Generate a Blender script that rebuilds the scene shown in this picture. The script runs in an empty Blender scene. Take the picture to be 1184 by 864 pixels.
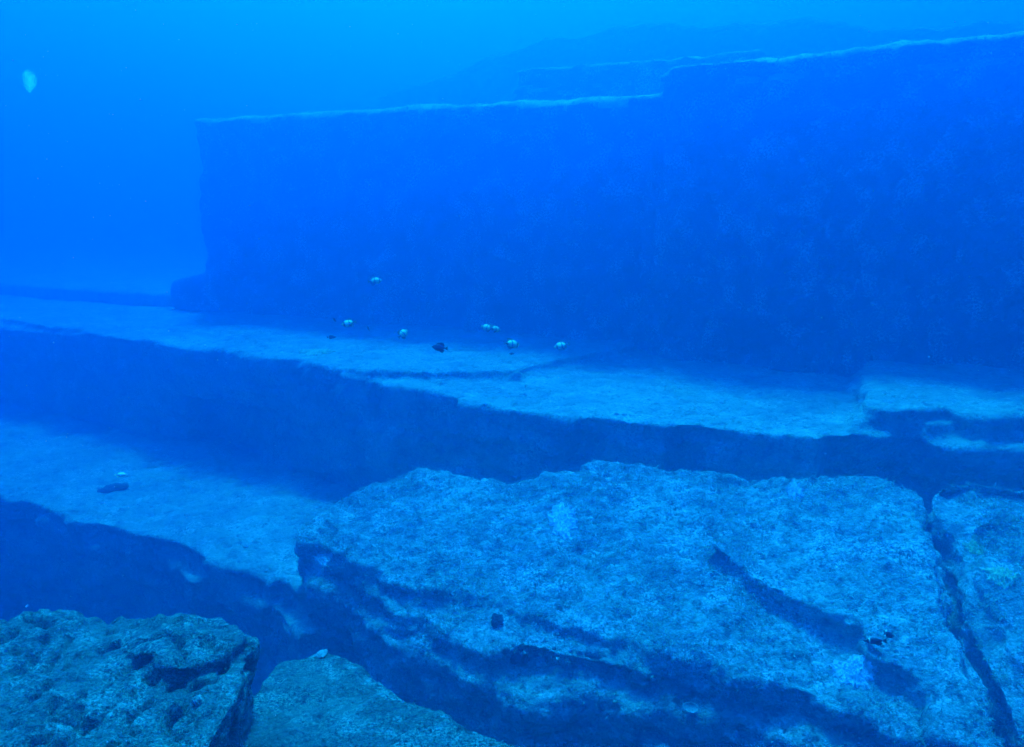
import bpy, bmesh, math, random
import numpy as np
from mathutils import Vector, Matrix
rnd = random.Random(7)
S = bpy.context.scene
COL = S.collection
R = math.radians

# ------------------------------------------------------------------ camera, world, sun, exposure
F, CX, CY, HZ = 800.0, 592.0, 432.0, 250.0        # focal length, centre and horizon in photograph pixels
PITCH = math.atan((CY - HZ) / F)
CAMZ = 10.0
cam_data = bpy.data.cameras.new('camera'); cam = bpy.data.objects.new('camera', cam_data); COL.objects.link(cam)
cam.location = (0, 0, CAMZ); cam.rotation_euler = (R(90) - PITCH, 0, 0)
cam_data.sensor_width = 36; cam_data.lens = 36 * F / 1184
cam_data.clip_start = 0.05; cam_data.clip_end = 600
S.camera = cam

SUN_EL, SUN_AZ = R(65), R(-6)                     # azimuth from +Y, clockwise positive
w = bpy.data.worlds.new('World'); S.world = w; w.use_nodes = True
nt = w.node_tree; nt.nodes.clear()
sky = nt.nodes.new('ShaderNodeTexSky'); sky.sky_type = 'NISHITA'; sky.sun_disc = False
sky.sun_elevation = SUN_EL; sky.sun_rotation = SUN_AZ
tint = nt.nodes.new('ShaderNodeMix'); tint.data_type = 'RGBA'; tint.blend_type = 'MULTIPLY'
tint.inputs['Factor'].default_value = 1.0
tint.inputs['B'].default_value = (0.0, 0.42, 1.0, 1)          # sea water above filters out the red
bg = nt.nodes.new('ShaderNodeBackground'); bg.inputs['Strength'].default_value = 0.15   # underwater: exposed for the shade
wo = nt.nodes.new('ShaderNodeOutputWorld')
nt.links.new(sky.outputs[0], tint.inputs['A']); nt.links.new(tint.outputs['Result'], bg.inputs['Color'])
nt.links.new(bg.outputs[0], wo.inputs['Surface'])

sd = bpy.data.lights.new('sun', 'SUN'); sun = bpy.data.objects.new('sun', sd); COL.objects.link(sun)
sd.energy = 5.0; sd.angle = R(12); sd.color = (0.01, 0.60, 1.0)
sdir = Vector((math.sin(SUN_AZ) * math.cos(SUN_EL), math.cos(SUN_AZ) * math.cos(SUN_EL), math.sin(SUN_EL)))
sun.rotation_euler = sdir.to_track_quat('Z', 'Y').to_euler(); sun.location = (0, 0, 40)

S.view_settings.view_transform = 'Standard'; S.view_settings.look = 'None'
S.view_settings.exposure = 1.68; S.view_settings.gamma = 1; S.view_settings.use_curve_mapping = False
S.render.engine = 'CYCLES'
S.cycles.volume_bounces = 2; S.cycles.max_bounces = 5; S.cycles.diffuse_bounces = 2
S.cycles.use_denoising = True
HAZE_DENSITY = 0.084
HAZE_COLOR = (0.0, 0.445, 0.935, 1)

# ------------------------------------------------------------------ helpers: space
_up = np.array([0, math.sin(PITCH), math.cos(PITCH)]); _fw = np.array([0, math.cos(PITCH), -math.sin(PITCH)])
def ray(px, py):
    return np.array([(px - CX) / F, 0, 0]) + _up * ((CY - py) / F) + _fw
def at(px, py, z):
    """point of the level plane z (metres above the camera) that photograph pixel px,py looks at"""
    d = ray(px, py); t = z / d[2]
    return (d[0] * t, d[1] * t, z + CAMZ)
def at_d(px, py, dist):
    d = ray(px, py); d = d / np.linalg.norm(d) * dist
    return Vector((d[0], d[1], d[2] + CAMZ))
VPX = -1187.0                                      # the ledges all run towards this horizon point
_v = ray(VPX, HZ); _v = _v / np.linalg.norm(_v)
UR = np.array([-_v[0], -_v[1]]); UN = np.array([_v[1], -_v[0]])      # along the ledges (to the right), and away
if UN[1] < 0: UN = -UN
def ab(a, b, z): p = UR * a + UN * b; return (p[0], p[1], z + CAMZ)
def to_ab(p): q = np.array(p[:2]); return float(q @ UR), float(q @ UN)
_p = at(700, HZ + .1 * (700 - VPX), -1.0); K = to_ab(_p)[1] * .1
def b_of(s, z): return K * abs(z) / s
def z_of(s, b): return s * b / K

# ------------------------------------------------------------------ helpers: noise
_rs = np.random.RandomState(3)
_perm = _rs.permutation(4096).astype(np.int64); _g = _rs.normal(size=(4096, 3)); _g /= np.linalg.norm(_g, axis=1)[:, None]
def perlin(P):
    P = np.asarray(P, dtype=np.float64); i = np.floor(P).astype(np.int64); f = P - i; u = f * f * f * (f * (f * 6 - 15) + 10)
    out = np.zeros(len(P))
    for dx in (0, 1):
        for dy in (0, 1):
            for dz in (0, 1):
                h = _perm[(_perm[(_perm[(i[:, 0] + dx) & 4095] + i[:, 1] + dy) & 4095] + i[:, 2] + dz) & 4095]
                g = _g[h]; d = f - np.array([dx, dy, dz])
                wt = (u[:, 0] if dx else 1 - u[:, 0]) * (u[:, 1] if dy else 1 - u[:, 1]) * (u[:, 2] if dz else 1 - u[:, 2])
                out += wt * (g * d).sum(1)
    return out * 1.5
def fbm(P, octs=4, gain=.5):
    P = np.asarray(P, float); s = np.zeros(len(P)); a = 1.0
    for k in range(octs): s += a * perlin(P * 2 ** k + 17.3 * k); a *= gain
    return s

# ------------------------------------------------------------------ helpers: objects
def tag(o, label=None, cat=None, group=None, kind=None):
    if label: o['label'] = label
    if cat: o['category'] = cat
    if group: o['group'] = group
    if kind: o['kind'] = kind
    return o
def link_mesh(name, me, mat, parent=None):
    o = bpy.data.objects.new(name, me); COL.objects.link(o)
    if mat: me.materials.append(mat)
    if parent: o.parent = parent
    return o

# ------------------------------------------------------------------ materials
def rock_mat(name, dark, mid, pale, scale=1.0, speck=.5, bump=.6, grain=.5):
    m = bpy.data.materials.new(name); m.use_nodes = True; n = m.node_tree.nodes; l = m.node_tree.links
    b = n['Principled BSDF']; b.inputs['Roughness'].default_value = .95
    b.inputs['Specular IOR Level'].default_value = .08
    tc = n.new('ShaderNodeNewGeometry')
    def noise(sc, det=6, rough=.6, dist=0):
        x = n.new('ShaderNodeTexNoise'); x.inputs['Scale'].default_value = sc * scale
        x.inputs['Detail'].default_value = det; x.inputs['Roughness'].default_value = rough
        x.inputs['Distortion'].default_value = dist
        l.new(tc.outputs['Position'], x.inputs['Vector']); return x
    def ramp(src, stops):
        r = n.new('ShaderNodeValToRGB'); e = r.color_ramp.elements
        e[0].position, e[0].color = stops[0][0], stops[0][1]; e[1].position, e[1].color = stops[-1][0], stops[-1][1]
        for p, c in stops[1:-1]:
            q = e.new(p); q.color = c
        l.new(src, r.inputs[0]); return r
    def mix(f, a, bb, mode='MIX'):
        x = n.new('ShaderNodeMix'); x.data_type = 'RGBA'; x.blend_type = mode
        if isinstance(f, float): x.inputs['Factor'].default_value = f
        else: l.new(f, x.inputs['Factor'])
        for s, v in (('A', a), ('B', bb)):
            if isinstance(v, tuple): x.inputs[s].default_value = v
            else: l.new(v, x.inputs[s])
        return x.outputs['Result']
    W = (1, 1, 1, 1); Z = (0, 0, 0, 1)
    big = noise(.9, 4, .55); med = noise(7, 6, .65); fine = noise(26, 4, .7)
    base = ramp(med.outputs['Fac'], [(.30, dark + (1,)), (.5, mid + (1,)), (.72, mid + (1,))])
    lum = ramp(big.outputs['Fac'], [(.3, (.62, .66, .7, 1)), (.7, (1.15, 1.12, 1.0, 1))])
    c = mix(1.0, base.outputs['Color'], lum.outputs['Color'], 'MULTIPLY')
    gr = noise(44, 3, .75); g2 = noise(17, 4, .7)
    lo, hi = 1 - grain, 1 + grain * .7
    for src, k in ((gr, 1.0), (g2, .6)):
        a_, b_ = 1 + (lo - 1) * k, 1 + (hi - 1) * k
        gm = ramp(src.outputs['Fac'], [(.36, (a_, a_, a_, 1)), (.64, (b_, b_, b_, 1))])
        pm_ = ramp(noise(1.5 if k == 1.0 else 3.1, 4, .6, .5).outputs['Fac'], [(.38, (.15, .15, .15, 1)), (.60, W)])   # rough in places, bare in others
        c = mix(pm_.outputs['Color'], c, mix(1.0, c, gm.outputs['Color'], 'MULTIPLY'))
    # pale encrusting growth: clumpy, only inside patches
    clump = noise(2.3, 5, .7, .4)
    cm = ramp(clump.outputs['Fac'], [(.48, Z), (.60, W)])
    fm = ramp(fine.outputs['Fac'], [(.48, Z), (.55, W)])
    mm = mix(1.0, cm.outputs['Color'], fm.outputs['Color'], 'MULTIPLY')
    sc = n.new('ShaderNodeMath'); sc.operation = 'MULTIPLY'; sc.inputs[1].default_value = speck; l.new(mm, sc.inputs[0])
    c = mix(sc.outputs[0], c, pale + (1,))
    # dark holes
    hole = noise(13, 3, .6); hm = ramp(hole.outputs['Fac'], [(.30, W), (.40, Z)])
    hs = n.new('ShaderNodeMath'); hs.operation = 'MULTIPLY'; hs.inputs[1].default_value = .75; l.new(hm.outputs['Color'], hs.inputs[0])
    c = mix(hs.outputs[0], c, (dark[0] * .35, dark[1] * .35, dark[2] * .35, 1))
    l.new(c, b.inputs['Base Color'])
    add = n.new('ShaderNodeMath'); add.operation = 'MULTIPLY_ADD'; add.inputs[1].default_value = .45
    l.new(fine.outputs['Fac'], add.inputs[0]); l.new(med.outputs['Fac'], add.inputs[2])
    bp = n.new('ShaderNodeBump'); bp.inputs['Strength'].default_value = bump; bp.inputs['Distance'].default_value = .10 / scale
    l.new(add.outputs[0], bp.inputs['Height']); l.new(bp.outputs[0], b.inputs['Normal'])
    return m
def plain(name, c, rough=.7, trans=0):
    m = bpy.data.materials.new(name); m.use_nodes = True; n = m.node_tree.nodes; l = m.node_tree.links
    b = n['Principled BSDF']; b.inputs['Roughness'].default_value = rough
    tx = n.new('ShaderNodeTexNoise'); tx.inputs['Scale'].default_value = 30; tc = n.new('ShaderNodeTexCoord')
    l.new(tc.outputs['Object'], tx.inputs['Vector'])
    r = n.new('ShaderNodeValToRGB'); e = r.color_ramp.elements
    e[0].position = .35; e[0].color = tuple(v * .7 for v in c) + (1,); e[1].position = .65; e[1].color = tuple(min(1, v * 1.1) for v in c) + (1,)
    l.new(tx.outputs['Fac'], r.inputs[0]); l.new(r.outputs[0], b.inputs['Base Color'])
    if trans:
        b.inputs['Subsurface Weight'].default_value = trans; b.inputs['Subsurface Radius'].default_value = (.05, .05, .05)
    return m
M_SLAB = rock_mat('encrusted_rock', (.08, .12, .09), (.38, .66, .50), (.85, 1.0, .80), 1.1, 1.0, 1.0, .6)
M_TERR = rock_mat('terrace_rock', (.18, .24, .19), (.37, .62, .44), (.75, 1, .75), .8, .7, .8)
M_TOP = rock_mat('pale_sunlit_growth', (.22, .30, .24), (.50, .68, .52), (.8, .95, .7), 1.0, .8, .5)
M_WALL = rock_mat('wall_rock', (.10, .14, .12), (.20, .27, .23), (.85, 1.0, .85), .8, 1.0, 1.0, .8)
M_NEAR = rock_mat('near_rock', (.035, .085, .065), (.11, .28, .21), (.34, .66, .48), 2.2, .8, 1.3, .95)
M_SAND = rock_mat('seabed_sand', (.12, .15, .13), (.25, .30, .25), (.5, .6, .45), .5, .4, .5)

# ------------------------------------------------------------------ rock builder
def jitter_outline(pts, step, amp, seed):
    """resample a closed outline and roughen it in plan"""
    out = []
    n = len(pts)
    for i in range(n):
        p, q = np.array(pts[i], float), np.array(pts[(i + 1) % n], float)
        k = max(1, min(400, int(np.linalg.norm((q - p)[:2]) / step)))
        for j in range(k): out.append(p + (q - p) * j / k)
    P = np.array(out)
    if amp:
        e = np.roll(P, -1, 0) - np.roll(P, 1, 0); nn = np.stack([e[:, 1], -e[:, 0]], 1); nn /= np.linalg.norm(nn, axis=1)[:, None] + 1e-9
        f = fbm(np.c_[P[:, :2] * 1.1, np.full(len(P), seed * 3.7)], 4, .6)
        P[:, :2] += nn * (f * amp)[:, None]
    return P
def rock(name, prisms, voxel, mat, disp, jit=(.5, .15), seed=1, smooth=2, strata=0, pits=None, shape=None, blocks=None, face=None):
    """closed rock body: union of outlined blocks, voxel-remeshed, weathered by noise"""
    bm = bmesh.new()
    for k, (pts, zb) in enumerate(prisms):
        P = jitter_outline(pts, jit[0], jit[1], seed + k)
        area = sum(P[i][0] * P[(i + 1) % len(P)][1] - P[(i + 1) % len(P)][0] * P[i][1] for i in range(len(P)))
        if area < 0: P = P[::-1]
        top = [bm.verts.new(p) for p in P]; bot = [bm.verts.new((p[0], p[1], CAMZ + zb)) for p in P]
        bm.faces.new(top); bm.faces.new(bot[::-1])
        for i in range(len(P)):
            j = (i + 1) % len(P); bm.faces.new((top[j], top[i], bot[i], bot[j]))
    bmesh.ops.triangulate(bm, faces=bm.faces[:])
    me = bpy.data.meshes.new(name); bm.to_mesh(me); bm.free()
    tmp = bpy.data.objects.new('tmp', me); COL.objects.link(tmp)
    md = tmp.modifiers.new('r', 'REMESH'); md.mode = 'VOXEL'; md.voxel_size = voxel; md.use_smooth_shade = True
    ms = tmp.modifiers.new('s', 'SMOOTH'); ms.factor = .5; ms.iterations = smooth
    dg = bpy.context.evaluated_depsgraph_get(); dg.update()
    me2 = bpy.data.meshes.new_from_object(tmp.evaluated_get(dg)); bpy.data.objects.remove(tmp); bpy.data.meshes.remove(me)
    me2.name = name
    nV = len(me2.vertices); co = np.empty(nV * 3, np.float32); me2.vertices.foreach_get('co', co); co = co.reshape(-1, 3).astype(float)
    no = np.empty(nV * 3, np.float32); me2.vertices.foreach_get('normal', no); no = no.reshape(-1, 3).astype(float)
    if shape is not None: co = shape(co)
    d = np.zeros(nV)
    for fr, am in disp: d += am * fbm(co * fr + seed * 9.1, 3, .5)
    if strata:
        side = 1 - np.abs(no[:, 2])
        zz = co[:, 2] + .12 * perlin(co * np.array([.5, .5, .5]))
        d += strata * side * perlin(np.c_[co[:, 0] * .25, co[:, 1] * .25, zz * 5.0] + seed)
        d += strata * .6 * side * perlin(np.c_[co[:, 0] * .6, co[:, 1] * .6, zz * 11.0] + seed)
    if face:                                       # bulges on the upright faces only, so the rims stay straight
        d += face[0] * np.clip(-(no[:, :2] @ UN) * 2 - 1, 0, 1) * fbm(co * face[1] + 40, 3) * np.clip((zr + CAMZ - .3 - co[:, 2]), 0, 1)
    if blocks:                                     # joints: courses of slightly offset blocks along the faces
        am, wd, ht = blocks; a_ = co[:, :2] @ UR; q1 = perlin(co * .6 + seed)
        for k_, (ww, h2) in enumerate(((wd, ht), (wd * .43, ht * .5))):
            ci = np.floor(a_ / ww + .35 * q1 + .37 * np.floor((co[:, 2] + .3 * q1) / h2)).astype(np.int64); cj = np.floor((co[:, 2] + .3 * q1) / h2).astype(np.int64)
            hs_ = _perm[(_perm[ci & 4095] + cj * 7 + seed) & 4095] / 4096.0 - .5
            d += am * (1, .5)[k_] * hs_ * (1 - np.abs(no[:, 2]))
    if pits:
        fr, am, th = pits
        q = perlin(co * fr + 5.5); d -= am * np.clip(q - th, 0, 1)
    co = co + no * d[:, None]
    me2.vertices.foreach_set('co', co.astype(np.float32).ravel()); me2.update()
    me2.polygons.foreach_set('use_smooth', [True] * len(me2.polygons))
    o = link_mesh(name, me2, mat)
    return o, co, no

# ------------------------------------------------------------------ the setting: seabed, water (haze)
ZB = -9.0
def make_seabed():
    xs = np.concatenate([np.linspace(-110, -20, 40)[:-1], np.linspace(-20, 20, 90), np.linspace(20, 110, 40)[1:]])
    ys = np.concatenate([np.linspace(-60, -5, 20)[:-1], np.linspace(-5, 25, 90), np.linspace(25, 125, 40)[1:]])
    X, Y = np.meshgrid(xs, ys); P = np.c_[X.ravel(), Y.ravel(), np.zeros(X.size)]
    z = ZB + .5 * fbm(P * .15, 4) + .12 * fbm(P * .9, 3)
    V = np.c_[P[:, :2], z + CAMZ]; nx = len(xs); F_ = []
    for j in range(len(ys) - 1):
        for i in range(nx - 1): F_.append((j * nx + i, j * nx + i + 1, (j + 1) * nx + i + 1, (j + 1) * nx + i))
    me = bpy.data.meshes.new('seabed'); me.from_pydata(V.tolist(), [], F_); me.update()
    me.polygons.foreach_set('use_smooth', [True] * len(me.polygons))
    tag(link_mesh('seabed', me, M_SAND), kind='structure')
make_seabed()

hb = bmesh.new(); bmesh.ops.create_cube(hb, size=1)
for v in hb.verts: v.co = Vector((v.co.x * 240, 32 + v.co.y * 200, CAMZ + (-11.5 if v.co.z < 0 else 9.7)))
hme = bpy.data.meshes.new('haze'); hb.to_mesh(hme); hb.free()
hm = bpy.data.materials.new('blue_sea_water'); hm.use_nodes = True; hn = hm.node_tree.nodes; hn.clear()
pv = hn.new('ShaderNodeVolumePrincipled'); mo = hn.new('ShaderNodeOutputMaterial')
pv.inputs['Color'].default_value = HAZE_COLOR; pv.inputs['Density'].default_value = HAZE_DENSITY
pv.inputs['Anisotropy'].default_value = .79; pv.inputs['Absorption Color'].default_value = (0, 0, 0, 1)
hm.node_tree.links.new(pv.outputs[0], mo.inputs['Volume'])
haze = tag(link_mesh('haze', hme, hm), kind='stuff')

# ------------------------------------------------------------------ the great rock formation
bW = b_of(.080, -3.0)                              # foot of the big wall
zT1, zT2 = -3.0, -5.28
LEFT, RIGHT = -75.0, 22.0
aWL = to_ab(at(246, HZ + .08 * (246 - VPX), -3.0))[0]
# upper wall: lower ledge on the left, taller block on the right, recessed tier behind
zl = z_of(.0765, bW) - .08; zl2 = z_of(.0695, bW) - .08
bR = bW * .955; zr = z_of(.0855, bR) - .1
aN = to_ab(at(757, HZ + .0838 * (757 - VPX), -3.0))[0]
bB = bW * 1.28; zbk = z_of(.0885, bB)
aB = to_ab(at(668, HZ + .08 / 1.28 * (668 - VPX), -3.0))[0]
fl = to_ab(at(214, HZ + .08 * (214 - VPX), -3.0))[0]
WB = -3.4
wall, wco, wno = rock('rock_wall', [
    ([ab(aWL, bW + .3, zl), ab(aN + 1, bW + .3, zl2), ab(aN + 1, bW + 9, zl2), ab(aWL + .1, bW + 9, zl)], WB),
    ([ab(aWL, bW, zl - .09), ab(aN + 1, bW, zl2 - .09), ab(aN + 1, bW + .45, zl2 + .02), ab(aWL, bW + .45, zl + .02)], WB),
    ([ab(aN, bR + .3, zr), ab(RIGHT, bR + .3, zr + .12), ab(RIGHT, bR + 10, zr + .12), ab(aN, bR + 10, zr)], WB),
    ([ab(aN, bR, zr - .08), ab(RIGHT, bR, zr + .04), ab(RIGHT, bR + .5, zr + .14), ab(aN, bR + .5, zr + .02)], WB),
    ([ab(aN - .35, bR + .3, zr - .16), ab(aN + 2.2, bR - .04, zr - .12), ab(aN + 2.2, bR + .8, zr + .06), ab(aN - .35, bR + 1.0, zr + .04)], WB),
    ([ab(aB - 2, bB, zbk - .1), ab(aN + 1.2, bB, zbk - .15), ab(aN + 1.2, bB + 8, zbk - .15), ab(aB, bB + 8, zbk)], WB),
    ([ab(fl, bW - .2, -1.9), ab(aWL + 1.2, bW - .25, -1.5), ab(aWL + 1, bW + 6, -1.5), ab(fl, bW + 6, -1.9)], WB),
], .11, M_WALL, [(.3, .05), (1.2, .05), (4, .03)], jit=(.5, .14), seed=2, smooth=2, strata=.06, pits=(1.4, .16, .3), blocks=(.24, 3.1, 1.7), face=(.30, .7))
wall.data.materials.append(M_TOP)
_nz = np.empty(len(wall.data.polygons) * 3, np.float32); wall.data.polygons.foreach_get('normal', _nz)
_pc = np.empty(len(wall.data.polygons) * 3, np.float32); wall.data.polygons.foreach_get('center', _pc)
wall.data.polygons.foreach_set('material_index', ((_nz.reshape(-1, 3)[:, 2] > .35) & (_pc.reshape(-1, 3)[:, 2] - CAMZ > zl2 - .25)).astype(np.int32))      # pale growth on upward faces, colour lifted so the rim looks sunlit
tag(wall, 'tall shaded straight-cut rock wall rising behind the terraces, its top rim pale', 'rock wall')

# far rises seen faintly over the wall
def ground_pts(lst): return [at(x, y, z) for x, y, z in lst]
def rb(px, py, b):
    d = ray(px, py); t = b / float(d[:2] @ UN); return (d[0] * t, d[1] * t, d[2] * t + CAMZ)
bF = bW + 17
mp = [rb(x, y, bF) for x, y in [(430, 112), (500, 94), (560, 68), (630, 40), (720, 26), (800, 30), (880, 26), (960, 24), (1010, 30), (1090, 26), (1184, 20), (1300, 30)]]
mq = [(p[0] + UN[0] * 9, p[1] + UN[1] * 9, p[2]) for p in mp[::-1]]
far1, _, _ = rock('rock_mound', [([mp[k], mp[k + 1], mq[-2 - k], mq[-1 - k]], WB) for k in range(len(mp) - 1)],
    .2, M_WALL, [(.2, .35), (.7, .2), (2.2, .08)], jit=(1.2, 0), seed=5, smooth=6)
tag(far1, 'faint hazy rock mound looming behind the top of the tall wall', 'rock mound')

# terrace 1: upper bench with broken front edge; stratified stub at the right
front1 = [at(x, y, zT1) for x, y in [(0, 378), (120, 394), (205, 406), (240, 403), (330, 422), (430, 441), (500, 456), (600, 473), (700, 486), (772, 495), (780, 488), (860, 498), (950, 508), (960, 490), (1003, 470)]]
b1 = to_ab(front1[0])[1]
tb = bW + 14
t1 = [ab(LEFT, b1, zT1)] + front1 + [ab(RIGHT, to_ab(front1[-1])[1], zT1), ab(RIGHT, tb, zT1), ab(LEFT, tb, zT1)]
zo = zT1 + .16
ov = [ab(LEFT, b1 + 1.2, zo)] + [at(x, y, zo) for x, y in [(0, 368), (200, 399), (330, 414), (430, 429), (520, 431), (600, 429), (640, 414), (720, 402)]]
ov += [ab(to_ab(ov[-1])[0] + 1, tb, zo), ab(LEFT, tb, zo)]
def layer(z, px):
    q = [at(x, y, z) for x, y in px]; e = to_ab(q[-1])
    return ([*q, ab(RIGHT, e[1], z), ab(RIGHT, bW + 3, z), ab(to_ab(q[0])[0] + .2, bW + 3, z)], zT2 - 1)
strat = [layer(-3.04, [(955, 501), (1010, 508), (1060, 505), (1110, 515), (1184, 517)]), layer(-2.66, [(1003, 467), (1040, 474), (1090, 470), (1140, 480), (1184, 479)]),
         layer(-2.86, [(985, 487), (1030, 486), (1075, 492), (1120, 488), (1184, 496)])]
terr, tco, tno = rock('rock_terrace', [(t1, -9.6), (ov, -4), ] + strat, .07, M_TERR, [(.4, .06), (1.8, .04), (6, .02)],
    jit=(.35, .10), seed=11, smooth=2, strata=.07, pits=(1.7, .10, .35), blocks=(.22, 2.1, .9))
tag(terr, 'long flat pale rock bench at the foot of the tall wall', 'rock ledge')

# far plateau left of the wall, one low step higher
zP = -2.42
ep = [ab(LEFT, bW, zP), ab(fl + .5, bW + .05, zP), ab(fl + 2, bW + 40, zP + .5), ab(LEFT, bW + 40, zP + .5)]
plat, _, _ = rock('rock_plateau', [(ep, -3.3)], .16, M_TERR, [(.3, .08), (1.5, .04)], jit=(.8, .2), seed=14, smooth=2)
tag(plat, 'distant blue-hazed rock plateau beyond the left end of the tall wall', 'rock plateau')

# terrace 2: lower bench
front2 = [at(x, y, zT2) for x, y in [(0, 573), (60, 588), (150, 614), (215, 634), (300, 662), (345, 684), (385, 692)]]
b2 = to_ab(front2[0])[1]
t2 = [ab(LEFT, b2, zT2)] + front2 + [ab(to_ab(front2[-1])[0] + 2.5, b1 + 1.5, zT2), ab(LEFT, b1 + 1.5, zT2)]
zo2 = zT2 - .35
t2b = [ab(-14, b2 + .3, zo2)] + [at(x, y, zo2) for x, y in [(60, 596), (110, 625), (160, 630), (215, 672), (255, 668), (300, 690), (345, 735)]] + [ab(-2.5, b1, zo2), ab(-14, b1, zo2)]
ter2, t2co, t2no = rock('rock_terrace', [(t2, -9.6), (t2b, -9.6)], .06, M_TERR, [(.4, .10), (1.6, .06), (5, .03)],
    jit=(.3, .14), seed=21, smooth=3, strata=.06, pits=(1.3, .16, .3), blocks=(.2, 1.5, .8))
tag(ter2, 'lower flat rock bench at the left, below the long pale bench', 'rock ledge')

# big slab in front with its upper sheet and lower lip
def ray_b(px, py, b):
    d = ray(px, py); t = b / float(d[:2] @ UN); return np.array([d[0] * t, d[1] * t, d[2] * t])
_A = np.array(at(345, 612, -4.45)) - [0, 0, CAMZ]; _B = ray_b(720, 534, to_ab(at(700, 486, zT1))[1] - .35); _C = ray_b(1050, 560, to_ab(at(950, 508, zT1))[1] - .3)
_N = np.cross(_B - _A, _C - _A); _N /= _N[2]
def pl(px, py, dz=0.0):
    """point of the slab's own tilted top plane (raised dz) seen at that pixel"""
    d = ray(px, py); t = (_N @ (_A + np.array([0, 0, dz]))) / (_N @ d); p = d * t
    return (p[0], p[1], p[2] + CAMZ)
back = [(1058, 562), (1000, 552), (940, 548), (900, 548), (850, 548), (770, 541), (720, 532), (680, 540), (600, 556), (540, 552), (485, 541), (430, 556), (372, 590), (352, 604), (343, 616)]
s_top = back + [(350, 626), (400, 636), (455, 664), (520, 692), (600, 706), (660, 720), (740, 746), (810, 762), (900, 786), (1000, 830), (1100, 880), (1190, 930), (1150, 840), (1118, 770), (1100, 720), (1092, 660), (1072, 610)]
step1 = [(700, 600), (420, 590), (346, 622), (350, 648), (398, 662), (450, 700), (500, 730), (560, 748), (620, 744), (680, 758), (760, 786), (830, 802), (900, 820), (1000, 860), (1100, 904), (1000, 700)]
lip = [(700, 600), (420, 600), (344, 640), (346, 670), (392, 694), (448, 736), (530, 776), (600, 800), (680, 812), (760, 826), (860, 842), (1000, 890), (1120, 940), (1000, 700)]
step2 = [(700, 640), (430, 620), (352, 650), (352, 696), (398, 716), (446, 764), (520, 806), (600, 834), (680, 846), (760, 862), (900, 890), (1000, 940), (1120, 985), (1000, 780)]
low = [(700, 700), (400, 690), (362, 740), (380, 790), (440, 850), (540, 910), (620, 940), (900, 990), (1100, 1040), (1000, 780)]
sheet = [(822, 628), (850, 592), (920, 566), (1000, 560), (1050, 570), (1066, 612), (1086, 660), (1094, 720), (1110, 775), (1140, 840), (1180, 900), (1100, 850), (1075, 800), (1040, 762), (990, 728), (940, 704), (900, 682), (860, 658)]
slab, sco, sno = rock('rock_slab', [
    ([pl(x, y) for x, y in s_top], -9.6), ([pl(x, y, -.13) for x, y in step1[:-5]], -9.6), ([pl(x, y, -.32) for x, y in lip], -9.6), ([pl(x, y, -.62) for x, y in step2], -9.6),
    ([pl(x, y, -1.3) for x, y in low], -9.6), ([pl(x, y, .25 if y > 600 else .02) for x, y in sheet], -5.6)],
    .035, M_SLAB, [(.5, .07), (1.5, .05), (4, .03), (12, .02)], jit=(.12, .16), seed=31, smooth=9, strata=.05, pits=(2.4, .12, .30), blocks=(.07, .8, .33))
tag(slab, 'huge mottled rock slab filling the right foreground, crusted with pale algae', 'rock slab')
rr = [(1078, 556), (1120, 550), (1184, 556), (1300, 580), (1420, 760), (1300, 980), (1210, 930), (1170, 850), (1142, 780), (1128, 730), (1122, 680), (1100, 620)]
rgt, rco, rno = rock('rock_slab', [([pl(x, y, .05) for x, y in rr], -9.6), ([pl(x, y, .2) for x, y in [(1120, 600), (1180, 590), (1300, 600), (1400, 760), (1300, 900), (1190, 780), (1150, 690)]], -6)],
    .04, M_SLAB, [(.5, .12), (1.7, .08), (5, .03), (14, .014)], jit=(.2, .14), seed=41, smooth=3, strata=.05, pits=(2.2, .18, .3))
tag(rgt, 'rough rock block across the dark crack at the right edge', 'rock slab')

# near boulders bottom left
def tilt(px, py, z, gx, gy):
    p0 = at(px, py, z)
    def f(co):
        c = co.copy(); m = np.clip((c[:, 2] - CAMZ + 6) / 2.5, 0, 1)
        c[:, 2] += m * ((c[:, 0] - p0[0]) * gx + (c[:, 1] - p0[1]) * gy); return c
    return f
zN = -2.35
nb = [(-300, 760), (-150, 722), (0, 716), (100, 712), (200, 708), (262, 716), (300, 742), (296, 775), (270, 815), (238, 864), (200, 930), (150, 1050), (-300, 1200), (-700, 1100)]
near1, n1co, n1no = rock('boulder', [([at(x, y, zN) for x, y in nb], -9.6),
    ([at(x, y, zN + .07) for x, y in [(180, 712), (230, 709), (262, 716), (282, 735), (262, 757), (238, 764), (212, 774), (190, 770), (166, 760)]] + [at(90, 745, zN - .06), at(120, 716, zN - .03)], -4)],
    .017, M_NEAR, [(.9, .06), (2.6, .04), (8, .015), (24, .008)], jit=(.1, .05), seed=51, smooth=5, strata=.02, pits=(12, .24, .20))
tag(near1, 'pitted greenish boulder in the bottom left corner, nearest to the viewer', 'boulder')
zM = -2.75
nb2 = [(372, 752), (400, 766), (440, 792), (500, 822), (560, 850), (620, 880), (720, 960), (600, 1200), (200, 1200), (225, 960), (262, 880), (290, 820), (322, 770)]
near2, n2co, n2no = rock('boulder', [([at(x, y, zM) for x, y in nb2], -9.6)],
    .017, M_NEAR, [(.8, .07), (2.6, .03), (8, .012), (24, .008)], jit=(.1, .05), seed=61, smooth=6, strata=.02, pits=(4, .06, .3))
tag(near2, 'smooth finely grained green boulder at the bottom, beside the pitted one', 'boulder')
tip, _, _ = rock('boulder', [([at(x, y, -3.0) for x, y in [(-200, 708), (-60, 700), (-10, 708), (14, 722), (8, 740), (-60, 760), (-200, 770)]], -9.6)],
    .03, M_NEAR, [(1.5, .08), (5, .03)], jit=(.1, .05), seed=66, smooth=6)
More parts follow.
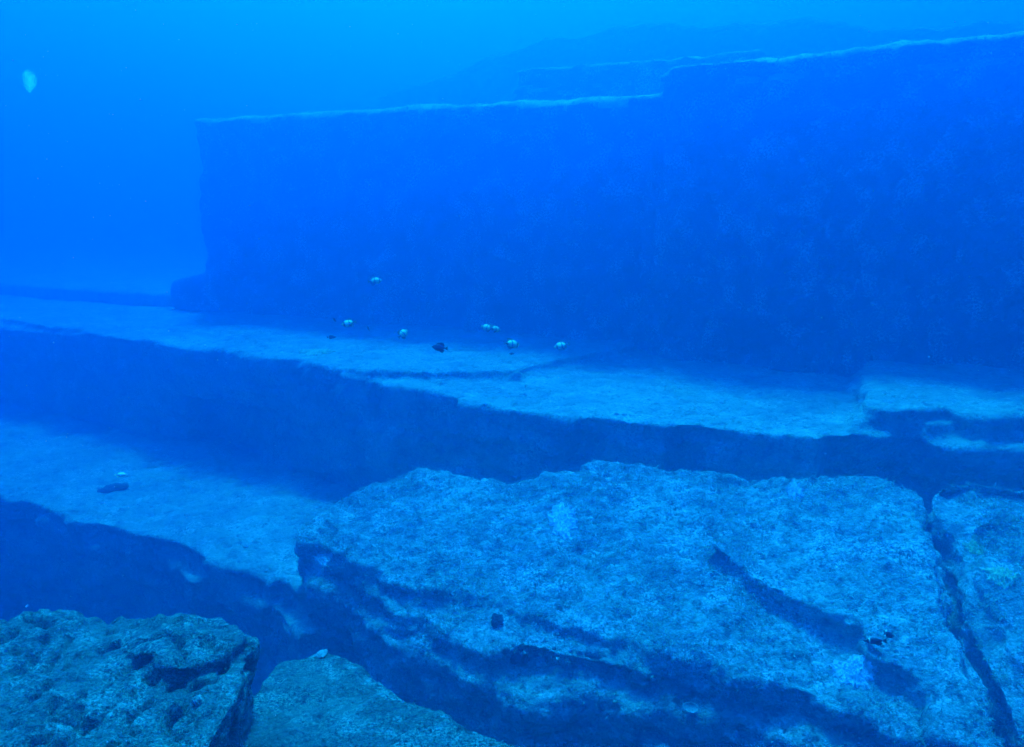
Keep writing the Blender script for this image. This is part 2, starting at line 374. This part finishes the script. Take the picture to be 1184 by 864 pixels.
tag(tip, 'small dark knob of rock peeking over the pitted boulder at the left edge', 'boulder')

# ------------------------------------------------------------------ where things rest
from mathutils.bvhtree import BVHTree
bpy.context.view_layer.update()
BV = [BVHTree.FromPolygons([v.co for v in o.data.vertices], [p.vertices for p in o.data.polygons]) for o in (slab, rgt, near1, near2, terr, ter2, wall)]
def hit(px, py):
    d = Vector(ray(px, py)).normalized(); o = Vector((0, 0, CAMZ)); best = None
    for b in BV:
        r = b.ray_cast(o, d)
        if r[0] is not None and (best is None or r[3] < best[3]): best = r
    return best[0], best[1]

# ------------------------------------------------------------------ algae turf and crust (uncountable)
M_TURF = plain('pale_algae', (.50, .66, .42), .9)
M_TURFD = plain('green_algae', (.20, .30, .18), .9)
def scatter(co, no, n, size, seed, thr=.1, fr=1.2, upmin=.3, blades=3, edge=None):
    rs = np.random.RandomState(seed)
    d = np.linalg.norm(co - np.array([0, 0, CAMZ]), axis=1)
    m = (no[:, 2] > upmin) & (fbm(co * fr + 3.3, 4, .6) > thr) & (co[:, 1] > .5) & (np.abs(co[:, 0]) < co[:, 1] * .9 + 1) & (d < 26)
    idx = np.nonzero(m)[0]
    if len(idx) == 0: return np.zeros((0, 3)), []
    idx = rs.choice(idx, n); V = []; Fc = []
    P = co[idx] + rs.normal(size=(n, 3)) * .012; N = no[idx]
    for k in range(n):
        p = P[k]; nn = N[k]; s0 = size * (.5 + rs.rand() * 1.0)
        for _ in range(blades):
            t = rs.normal(size=3); t -= nn * (t @ nn) * .6; t /= np.linalg.norm(t) + 1e-9
            sd_ = np.cross(t, nn); sd_ /= np.linalg.norm(sd_) + 1e-9
            q = p + t * s0 * .2; tip_ = p + t * s0 + nn * s0 * (.1 + .5 * rs.rand()); wv = sd_ * s0 * .22
            b = len(V); V += [p - nn * .004, q + wv + nn * s0 * .15, tip_, q - wv + nn * s0 * .2]; Fc.append((b, b + 1, b + 2, b + 3))
    return np.array(V), Fc
def turf(name, mat, parts):
    V = []; Fc = []; off = 0
    for v, f in parts:
        V.append(v); Fc += [tuple(i + off for i in q) for q in f]; off += len(v)
    V = np.concatenate(V)
    me = bpy.data.meshes.new(name); me.from_pydata(V.tolist(), [], Fc); me.update()
    return tag(link_mesh(name, me, mat), kind='stuff')
def rim(n, size, seed):
    """growth standing along the upper edges of the wall"""
    a = wco[:, :2] @ UR; b = wco[:, :2] @ UN; z = wco[:, 2] - CAMZ
    m = ((z > zr - .3) & (b < bR + .7) & (a > aN - .5)) | ((z > zl2 - .2) & (z < zl + .2) & (b < bW + .7) & (a < aN + .5))
    return scatter(wco[m], np.abs(wno[m]) + [0, 0, .5], n, size, seed, -.5, 1, -9, 3)
turf('algae_turf', M_TURF, [
    scatter(sco, sno, 16000, .02, 1, .2, 1.1, .2), scatter(sco, sno, 6000, .03, 2, .1, 2.5, -.2),
    scatter(rco, rno, 5000, .025, 3, .1), scatter(tco, tno, 5500, .03, 4, .15, .9, .5),
    scatter(t2co, t2no, 2500, .03, 5, .25, .9, .5), rim(2500, .028, 6),
    scatter(wco, wno, 2600, .055, 7, .42, .8, -.5, 3), scatter(tco, tno, 900, .04, 8, .35, .9, -.6, 2),
    scatter(sco, sno, 5000, .03, 9, .15, 2.2, -.6)])
turf('green_turf', M_TURFD, [scatter(sco, sno, 9000, .022, 11, -.1, 2.0, 0), scatter(n1co, n1no, 9000, .008, 12, -.3, 2, 0), scatter(n2co, n2no, 8000, .008, 13, -.3, 2, 0)])

# ------------------------------------------------------------------ corals, stones, strands
M_CORAL = plain('pale_coral', (.95, 1.0, .85), .9)
M_CORALY = plain('yellow_green_coral', (.80, .98, .45), .9)
M_STONE = rock_mat('pale_stone', (.25, .32, .28), (.42, .55, .48), (.6, .75, .6), 4, .4, .8)
M_HOLLOW = rock_mat('hollow_shade', (.04, .06, .05), (.09, .12, .10), (.2, .25, .2), 3, .3, .8)  # dark colour stands in for the shade inside hollows
def lump(name, px, py, wpx, hpx, mat, thick, label, cat, group, seed, rough=.3):
    """crusty colony: many small knobs hugging the rock inside an irregular patch; stones and dark hollow stand-ins are one lump"""
    p, n = hit(px, py); dist = (p - Vector((0, 0, CAMZ))).length; r_ = random.Random(seed * 13)
    bm = bmesh.new()
    if name == 'coral':
        n = (n.normalized() * .3 + Vector((0, 0, .7))).normalized(); e1 = Vector((1, 0, 0)); e1 = (e1 - n * e1.dot(n)).normalized(); e2 = n.cross(e1)
        view = (p - Vector((0, 0, CAMZ))).normalized(); fs = max(.3, abs(view.dot(n)))
        ra = wpx / F * dist / 2; rb = min(hpx / F * dist / 2 / fs, ra * 1.8)
        seg, rings = 72, 22; V_ = []; tree = min(BV, key=lambda b_: (b_.find_nearest(p)[0] - p).length)
        for k in range(rings + 1):
            for i_ in range(seg):
                t = k / rings; a = 2 * math.pi * i_ / seg
                V_.append((a, t))
        A_ = np.array(V_); e_ = fbm(np.c_[np.cos(A_[:, 0]) * 2.2, np.sin(A_[:, 0]) * 2.2, np.full(len(A_), seed * 4.1)], 4, .75)
        rr_ = A_[:, 1] * (1 + .42 * e_ * A_[:, 1]); X_ = rr_ * np.cos(A_[:, 0]) * ra; Y_ = rr_ * np.sin(A_[:, 0]) * rb
        hh = fbm(np.c_[X_ * 30, Y_ * 30, np.full(len(X_), seed)], 4, .7)
        vs = []
        for (a, t), x_, y_, h_ in zip(V_, X_, Y_, hh):
            q0 = p + e1 * x_ + e2 * y_; f0 = tree.ray_cast(q0 + n * .12, -n, .3)
            f0 = f0[0] if f0[0] is not None else q0 - n * .05
            vs.append(bm.verts.new(f0 - p + n * ((.010 + thick * .9 * (1 - t * t) + .020 * h_) if t < .999 else -.04)))
        for k in range(rings):
            for i_ in range(seg):
                i2 = (i_ + 1) % seg; q_ = (vs[k * seg + i_], vs[k * seg + i2], vs[(k + 1) * seg + i2], vs[(k + 1) * seg + i_])
                bm.faces.new(q_)
        bmesh.ops.remove_doubles(bm, verts=vs[:seg], dist=.01)
        bmesh.ops.recalc_face_normals(bm, faces=bm.faces[:])
        me = bpy.data.meshes.new(name); bm.to_mesh(me); bm.free()
        o = link_mesh(name, me, mat); o.location = p
        return tag(o, label, cat, group)
    sx = wpx / F * dist / 2; sy = sx * .9
    bmesh.ops.create_icosphere(bm, subdivisions=4, radius=1)
    q = n.to_track_quat('Z', 'Y'); C_ = np.array([v.co[:] for v in bm.verts])
    ang = fbm(np.c_[C_[:, :2] * 1.4, np.full(len(C_), seed * 2.3)], 3, .6); f2 = fbm(C_ * 5 + seed, 3, .6)
    for v, a, f in zip(bm.verts, ang, f2):
        r = 1 + rough * 1.6 * a + .1 * f; v.co = Vector((v.co.x * sx * r, v.co.y * sy * r, v.co.z * thick + f * thick * .5))
    me = bpy.data.meshes.new(name); bm.to_mesh(me); bm.free(); me.polygons.foreach_set('use_smooth', [True] * len(me.polygons))
    o = link_mesh(name, me, mat); o.location = p + n * thick * .1; o.rotation_mode = 'QUATERNION'; o.rotation_quaternion = q
    return tag(o, label, cat, group)
lump('coral', 988, 776, 40, 16, M_CORAL, .035, 'brightest pale green coral crust, just below the two dark banded fish', 'coral', None, 1)
lump('coral', 649, 603, 34, 20, M_CORAL, .03, 'pale coral crust on the upper middle of the huge slab', 'coral', None, 2)
lump('coral', 919, 568, 18, 9, M_CORAL, .03, 'small pale coral near the far edge of the huge slab', 'coral', None, 3)
lump('coral', 368, 408, 34, 9, M_CORALY, .05, 'flat yellow-green coral on the long bench below the dark small fish', 'coral', None, 4)
lump('coral', 1131, 634, 24, 9, M_CORALY, .04, 'yellowish coral on the rock block right of the crack', 'coral', None, 5)
lump('coral', 1115, 735, 12, 9, M_CORAL, .03, 'small round pale coral beside the lower end of the dark crack', 'coral', None, 6)
lump('coral', 1160, 665, 26, 8, M_CORALY, .03, 'streaky olive coral lower down on the right rock block', 'coral', None, 7)
lump('coral', 372, 650, 26, 10, M_CORAL, .03, 'pale blue coral crust at the left tip of the huge slab', 'coral', None, 8)
lump('stone', 230, 811, 11, 8, M_STONE, .03, 'pale white stone lying on the pitted boulder', 'stone', None, 11, .15)
lump('stone', 372, 757, 14, 7, M_STONE, .012, 'flat pale stone on the top tip of the smooth green boulder', 'stone', None, 12, .15)
lump('shade_lump', 600, 760, 22, 22, M_HOLLOW, .07, 'dark round lump for a shaded hollow on the slab front, at the left end of its pale lip', 'shade_lump', None, 13, .12)  # slab hollows: their shade put in as dark lumps
lump('shade_lump', 575, 718, 15, 12, M_HOLLOW, .05, 'small dark lump for a shaded hollow on the slab front, up and left of the round one', 'shade_lump', None, 14, .2)
lump('shade_lump', 130, 565, 26, 12, M_HOLLOW, .05, 'dark flat lump for a shaded hollow on the lower bench, under the orange fish', 'shade_lump', None, 15, .2)  # shade of the bench hollow, added as a dark lump

# open shell: rim and hollow
def shell(px, py, wpx):
    p, n = hit(px, py); dist = (p - Vector((0, 0, CAMZ))).length; r = wpx / F * dist / 2
    bm = bmesh.new(); seg, rings = 28, 7; rows = []
    for j in range(rings):
        t = j / (rings - 1); row = []
        for i in range(seg):
            a = 2 * math.pi * i / seg; rr_ = r * (.12 + .88 * t) * (1 + .05 * math.sin(9 * a) * t)
            row.append(bm.verts.new((rr_ * math.cos(a), rr_ * .72 * math.sin(a), r * .35 * t * t)))
        rows.append(row)
    for j in range(rings - 1):
        for i in range(seg): bm.faces.new((rows[j][i], rows[j][(i + 1) % seg], rows[j + 1][(i + 1) % seg], rows[j + 1][i]))
    bm.faces.new(rows[0][::-1])
    me = bpy.data.meshes.new('shell'); bm.to_mesh(me); bm.free()
    o = link_mesh('shell', me, M_STONE); md = o.modifiers.new('s', 'SOLIDIFY'); md.thickness = r * .16
    view = (Vector((0, 0, CAMZ)) - p).normalized(); o.location = p + n * r * .4; o.rotation_mode = 'QUATERNION'
    o.rotation_quaternion = (view * .8 + Vector((0, 0, .8))).to_track_quat('Z', 'Y')
    tag(o, 'pale open clam shell on the shaded front of the huge slab', 'shell')
shell(799, 822, 17)

# stones lying on the slabs
def pebble(k):
    bm = bmesh.new(); bmesh.ops.create_icosphere(bm, subdivisions=2, radius=1)
    C_ = np.array([v.co[:] for v in bm.verts]); f = fbm(C_ * 1.3 + k * 7, 3)
    for v, a in zip(bm.verts, f): v.co *= 1 + .35 * a; v.co.z *= .55
    me = bpy.data.meshes.new('pebble'); bm.to_mesh(me); bm.free(); me.materials.append(M_STONE if k % 2 else M_CORAL); return me
pm = [pebble(k) for k in range(6)]
Vp = []; Fp = []
rp = random.Random(5)
for k in range(1100):
    px = rp.uniform(350, 1184); py = rp.uniform(545, 800)
    if k % 3 == 0: px = rp.uniform(60, 1184); py = rp.uniform(370, 510)
    if k % 3 == 1: px = rp.uniform(0, 350); py = rp.uniform(480, 660)
    try: p, n = hit(px, py)
    except Exception: continue
    if n.z < .6 or (p - Vector((0, 0, CAMZ))).length < 5: continue
    me = pm[k % 6]; s_ = rp.uniform(.006, .02) * (1 + 2.2 * rp.random() ** 3 if k % 3 < 2 else 1); b = len(Vp); rz = Matrix.Rotation(rp.uniform(0, 6.28), 3, 'Z')
    Vp += [tuple(p + rz @ (v.co * s_)) for v in me.vertices]; Fp += [tuple(i + b for i in f.vertices) for f in me.polygons]
gme = bpy.data.meshes.new('gravel'); gme.from_pydata(Vp, [], Fp); gme.update()
tag(link_mesh('gravel', gme, M_STONE), kind='stuff')

def strand(px, py, L, seed, label):
    r_ = random.Random(seed); p, n = hit(px, py); bm = bmesh.new(); pts = []; a = r_.uniform(-.5, .9)
    for i in range(12):
        t = i / 11; ang = a + 1.6 * t
        pts.append(p + Vector((L * t * math.cos(a), L * .4 * math.sin(ang) * t, .02 + L * .55 * math.sin(t * 2.4))))
    prev = None
    for i, q in enumerate(pts):
        rad = .0035 * (1 - .6 * i / 11); ring = [bm.verts.new(q + Vector((rad * math.cos(h), 0, rad * math.sin(h)))) for h in (0, 1.57, 3.14, 4.71)]
        if prev:
            for j in range(4): bm.faces.new((prev[j], prev[(j + 1) % 4], ring[(j + 1) % 4], ring[j]))
        prev = ring
    me = bpy.data.meshes.new('sea_whip'); bm.to_mesh(me); bm.free()
    tag(link_mesh('sea_whip', me, M_CORAL), label, 'sea whip', 'thin sea whips on the slab')
strand(566, 600, .16, 1, 'thin pale curling sea whip left of the upper coral crust')
strand(588, 650, .14, 2, 'thin pale sea whip on the slab, lowest of the three')
strand(560, 618, .12, 3, 'short pale sea whip just below the curling one')

# ------------------------------------------------------------------ fish
def fmat(name, base, band, bands, scale=1.0):
    """body colour with vertical bands (position along the body, -1 tail .. 1 snout)"""
    m = bpy.data.materials.new(name); m.use_nodes = True; n = m.node_tree.nodes; l = m.node_tree.links
    b = n['Principled BSDF']; b.inputs['Roughness'].default_value = .5
    tc = n.new('ShaderNodeTexCoord'); sx = n.new('ShaderNodeSeparateXYZ'); l.new(tc.outputs['Object'], sx.inputs[0])
    mr = n.new('ShaderNodeMapRange'); mr.inputs['From Min'].default_value = -.5 * scale; mr.inputs['From Max'].default_value = .5 * scale
    l.new(sx.outputs['X'], mr.inputs['Value'])
    r = n.new('ShaderNodeValToRGB'); r.color_ramp.interpolation = 'CONSTANT'; e = r.color_ramp.elements
    e[0].position = 0; e[0].color = base + (1,); e[1].position = .999; e[1].color = base + (1,)
    for a, z_ in bands:
        q = e.new(a); q.color = band + (1,); q = e.new(z_); q.color = base + (1,)
    l.new(mr.outputs[0], r.inputs[0]); l.new(r.outputs[0], b.inputs['Base Color']); return m
M_F1 = fmat('pale_fish_skin', (.66, .82, .36), (.12, .16, .12), [(.0, .22), (.42, .50), (.76, .85)])
M_F2 = fmat('dark_fish_skin', (.035, .045, .04), (.03, .03, .03), [(.1, .2)])
M_F3 = fmat('banded_fish_skin', (.015, .02, .02), (.85, .85, .6), [(.70, .76)])
M_F4 = fmat('orange_fish_skin', (1.0, .75, .55), (.95, .9, .85), [(.45, .6)])
M_FIN = plain('pale_fin', (.62, .72, .4), .6); M_FIND = plain('dark_fin', (.02, .03, .03), .6); M_EYE = plain('fish_eye', (.01, .01, .01), .2)
M_FINW = plain('white_edged_fin', (.85, .85, .6), .6)
def fish_meshes(tall, skin, fin, edge=None):
    """unit length fish looking along +X: body, tail fin, dorsal fin, anal fin, pectoral fin, eye"""
    out = {}
    bm = bmesh.new(); prof = [(-.40, .05), (-.34, .09), (-.24, .26), (-.10, .42), (.05, .48), (.20, .44), (.32, .30), (.40, .17), (.46, .09), (.50, .035)]
    prev = None; first = None
    for x, h in prof:
        h *= tall; t = min(h, .5) * .30 + .012
        ring = [bm.verts.new((x, t * math.cos(a), h * math.sin(a) * .5 * 2 * .5)) for a in [2 * math.pi * i / 14 for i in range(14)]]
        if prev:
            for j in range(14): bm.faces.new((prev[j], prev[(j + 1) % 14], ring[(j + 1) % 14], ring[j]))
        else: bm.faces.new(ring[::-1])
        prev = ring
    bm.faces.new(prev); me = bpy.data.meshes.new('body'); bm.to_mesh(me); bm.free(); me.polygons.foreach_set('use_smooth', [True] * len(me.polygons)); me.materials.append(skin); out['body'] = me
    def flat(nm, pts, mat, y=0, th=.012):
        bm = bmesh.new(); a = [bm.verts.new((x, y + th / 2, z)) for x, z in pts]; b = [bm.verts.new((x, y - th / 2, z)) for x, z in pts]
        bm.faces.new(a); bm.faces.new(b[::-1]); k = len(pts)
        for i in range(k): bm.faces.new((a[(i + 1) % k], a[i], b[i], b[(i + 1) % k]))
        me = bpy.data.meshes.new(nm); bm.to_mesh(me); bm.free(); me.materials.append(mat); out[nm] = me
    T = tall * .24
    flat('tail_fin', [(-.38, .03), (-.38, -.03), (-.56, -.13), (-.53, -.04), (-.53, .04), (-.56, .13)], fin)
    flat('dorsal_fin', [(.22, T * .85), (.10, T * 1.30), (-.10, T * 1.45), (-.27, T * 1.3), (-.34, T * .6), (-.28, T * .4), (-.05, T * .8)], edge or fin, 0, .07 if edge else .012)
    flat('anal_fin', [(.0, -T * .85), (-.12, -T * 1.35), (-.26, -T * 1.35), (-.34, -T * .6), (-.28, -T * .4), (-.08, -T * .7)], fin)
    flat('pectoral_fin', [(.18, -.02), (.03, .03), (.0, -.05), (.06, -.09)], fin, .085 * tall + .02)
    bm = bmesh.new(); bmesh.ops.create_uvsphere(bm, u_segments=10, v_segments=6, radius=.028)
    me = bpy.data.meshes.new('eye'); bm.to_mesh(me); bm.free(); me.materials.append(M_EYE); out['eye'] = me
    return out
KIND = {'pale': fish_meshes(1.15, M_F1, plain('dusky_fin', (.10, .14, .10), .6)), 'dark': fish_meshes(.95, M_F2, M_FIND), 'banded': fish_meshes(.62, M_F3, M_FIND, M_FINW), 'orange': fish_meshes(.8, M_F4, M_FIN), 'small': fish_meshes(.6, M_F2, M_FIND)}
def fish(kind, px, py, dist, size, yaw, pitch, roll, label, group, parts=True):
    if dist > 8: dist *= .62; size *= .74
    if kind == 'pale': roll = -38 if math.cos(R(yaw)) > 0 else 45
    root = bpy.data.objects.new('fish', None); COL.objects.link(root); root.empty_display_size = .05
    K_ = KIND[kind]
    for nm in ('body', 'tail_fin', 'dorsal_fin', 'anal_fin', 'pectoral_fin', 'eye'):
        if nm == 'eye':
            for sgn in (-1, 1):
                o = bpy.data.objects.new('eye', K_['eye']); COL.objects.link(o); o.parent = bodyo; o.location = (.37, sgn * (.062 if kind in ('pale', 'dark') else .045), .03)
            continue
        o = bpy.data.objects.new(nm, K_[nm]); COL.objects.link(o); o.parent = root
        if nm == 'body': bodyo = o
    root.location = at_d(px, py, dist); root.scale = (size,) * 3; root.rotation_euler = (R(roll), R(pitch), R(yaw))
    tag(root, label, 'fish', group)
G1 = 'pale butterflyfish hovering over the long bench'
fish('pale', 434, 325, 12.5, .20, 12, -5, 20, 'pale yellow-green fish, highest of all, against the tall wall', G1)
fish('pale', 403, 374, 12.0, .20, 200, 10, 0, 'pale green fish furthest left over the long bench', G1)
fish('pale', 466, 386, 11.5, .19, 55, -25, 0, 'small yellowish fish between the leftmost pale fish and the black one', G1)
fish('pale', 563, 379, 12.0, .19, 160, -10, 10, 'left one of two touching pale blue fish near the wall foot', G1)
fish('pale', 573, 380.5, 11.7, .17, 30, 15, 0, 'right one of two touching pale blue fish near the wall foot', G1)
fish('pale', 592, 398, 11.2, .23, 25, 12, 15, 'pale fish just above the bench, below the touching pair', G1)
fish('pale', 649, 400, 10.9, .20, 185, 12, 0, 'pale fish furthest right over the long bench', G1)
fish('dark', 508, 402, 10.5, .20, 170, -5, 0, 'round black fish hovering in the middle of the school', None)
G2 = 'tiny dark damselfish over the bench'
fish('small', 387, 370, 12.5, .10, 70, 40, 0, 'tiny dark fish pointing down, left of the leftmost pale fish', G2)
fish('small', 384, 390, 12.0, .13, 10, 0, 0, 'tiny dark fish lying level low over the bench, leftmost', G2)
fish('small', 426, 380, 12.0, .10, 120, -35, 0, 'tiny dark fish right of the leftmost pale fish', G2)
fish('small', 592, 409, 11.0, .07, 10, 0, 0, 'tiniest dark fish, right under a pale fish near the bench', G2)
G3 = 'dark white-edged fish over the huge slab'
fish('banded', 1011, 741, 5.4, .14, 172, 4, 30, 'dark fish with a white back edge, lower left of two on the slab', G3)
fish('banded', 1028, 734, 5.5, .13, 28, 30, -25, 'dark fish curving away with a bright white edge, upper right of two', G3)
fish('orange', 140, 549, 10.6, .13, 5, 0, -55, 'tiny orange and white fish over the lower bench', None)

# blurred backscatter particle near the viewer at the left, modelled as a soft blob
M_PARTICLE = bpy.data.materials.new('pale_particle'); M_PARTICLE.use_nodes = True; n = M_PARTICLE.node_tree.nodes; l = M_PARTICLE.node_tree.links; n.clear()
mo = n.new('ShaderNodeOutputMaterial'); tr = n.new('ShaderNodeBsdfTranslucent'); tr.inputs[0].default_value = (.9, 1, 1, 1)
tp = n.new('ShaderNodeBsdfTransparent'); lw = n.new('ShaderNodeLayerWeight'); lw.inputs[0].default_value = .5; mx = n.new('ShaderNodeMixShader')
mth = n.new('ShaderNodeMath'); mth.operation = 'MULTIPLY_ADD'; mth.inputs[1].default_value = .6; mth.inputs[2].default_value = .68; mth.use_clamp = True; l.new(lw.outputs['Facing'], mth.inputs[0]); l.new(mth.outputs[0], mx.inputs[0]); l.new(tr.outputs[0], mx.inputs[1]); l.new(tp.outputs[0], mx.inputs[2]); l.new(mx.outputs[0], mo.inputs['Surface'])
bm = bmesh.new(); bmesh.ops.create_icosphere(bm, subdivisions=4, radius=1)
C_ = np.array([v.co[:] for v in bm.verts]); f = fbm(C_ * 1.1 + 4, 3)
for v, a in zip(bm.verts, f):
    v.co = Vector((v.co.x * (.6 + .14 * v.co.z), v.co.y * .45, v.co.z)) * (1 + .1 * a)
me = bpy.data.meshes.new('particle'); bm.to_mesh(me); bm.free(); me.polygons.foreach_set('use_smooth', [True] * len(me.polygons))
j = link_mesh('particle', me, M_PARTICLE); j.location = at_d(34, 94, 3.2); j.scale = (.046, .046, .040); j.rotation_euler = (0, R(15), 0)
tag(j, 'small pale blue blurred particle drifting in open water at the upper left', 'particle')

# drifting specks in the water
Vs = []; Fs = []
rq = random.Random(12)
for k in range(1000):
    d_ = 2.0 + 10 * rq.random() ** .7; c0 = at_d(rq.uniform(-60, 1240), rq.uniform(-30, 860), d_); s_ = rq.uniform(.0014, .0045) * (d_ / 4) ** .5
    b = len(Vs); Vs += [tuple(c0 + Vector(v) * s_) for v in ((1, 0, 0), (-1, 0, 0), (0, 1, 0), (0, -1, 0), (0, 0, 1.3), (0, 0, -1))]
    Fs += [tuple(b + i for i in t) for t in ((0, 2, 4), (2, 1, 4), (1, 3, 4), (3, 0, 4), (2, 0, 5), (1, 2, 5), (3, 1, 5), (0, 3, 5))]
sme = bpy.data.meshes.new('plankton'); sme.from_pydata(Vs, [], Fs); sme.update()
tag(link_mesh('plankton', sme, plain('plankton_white', (.8, .8, .75))), kind='stuff')
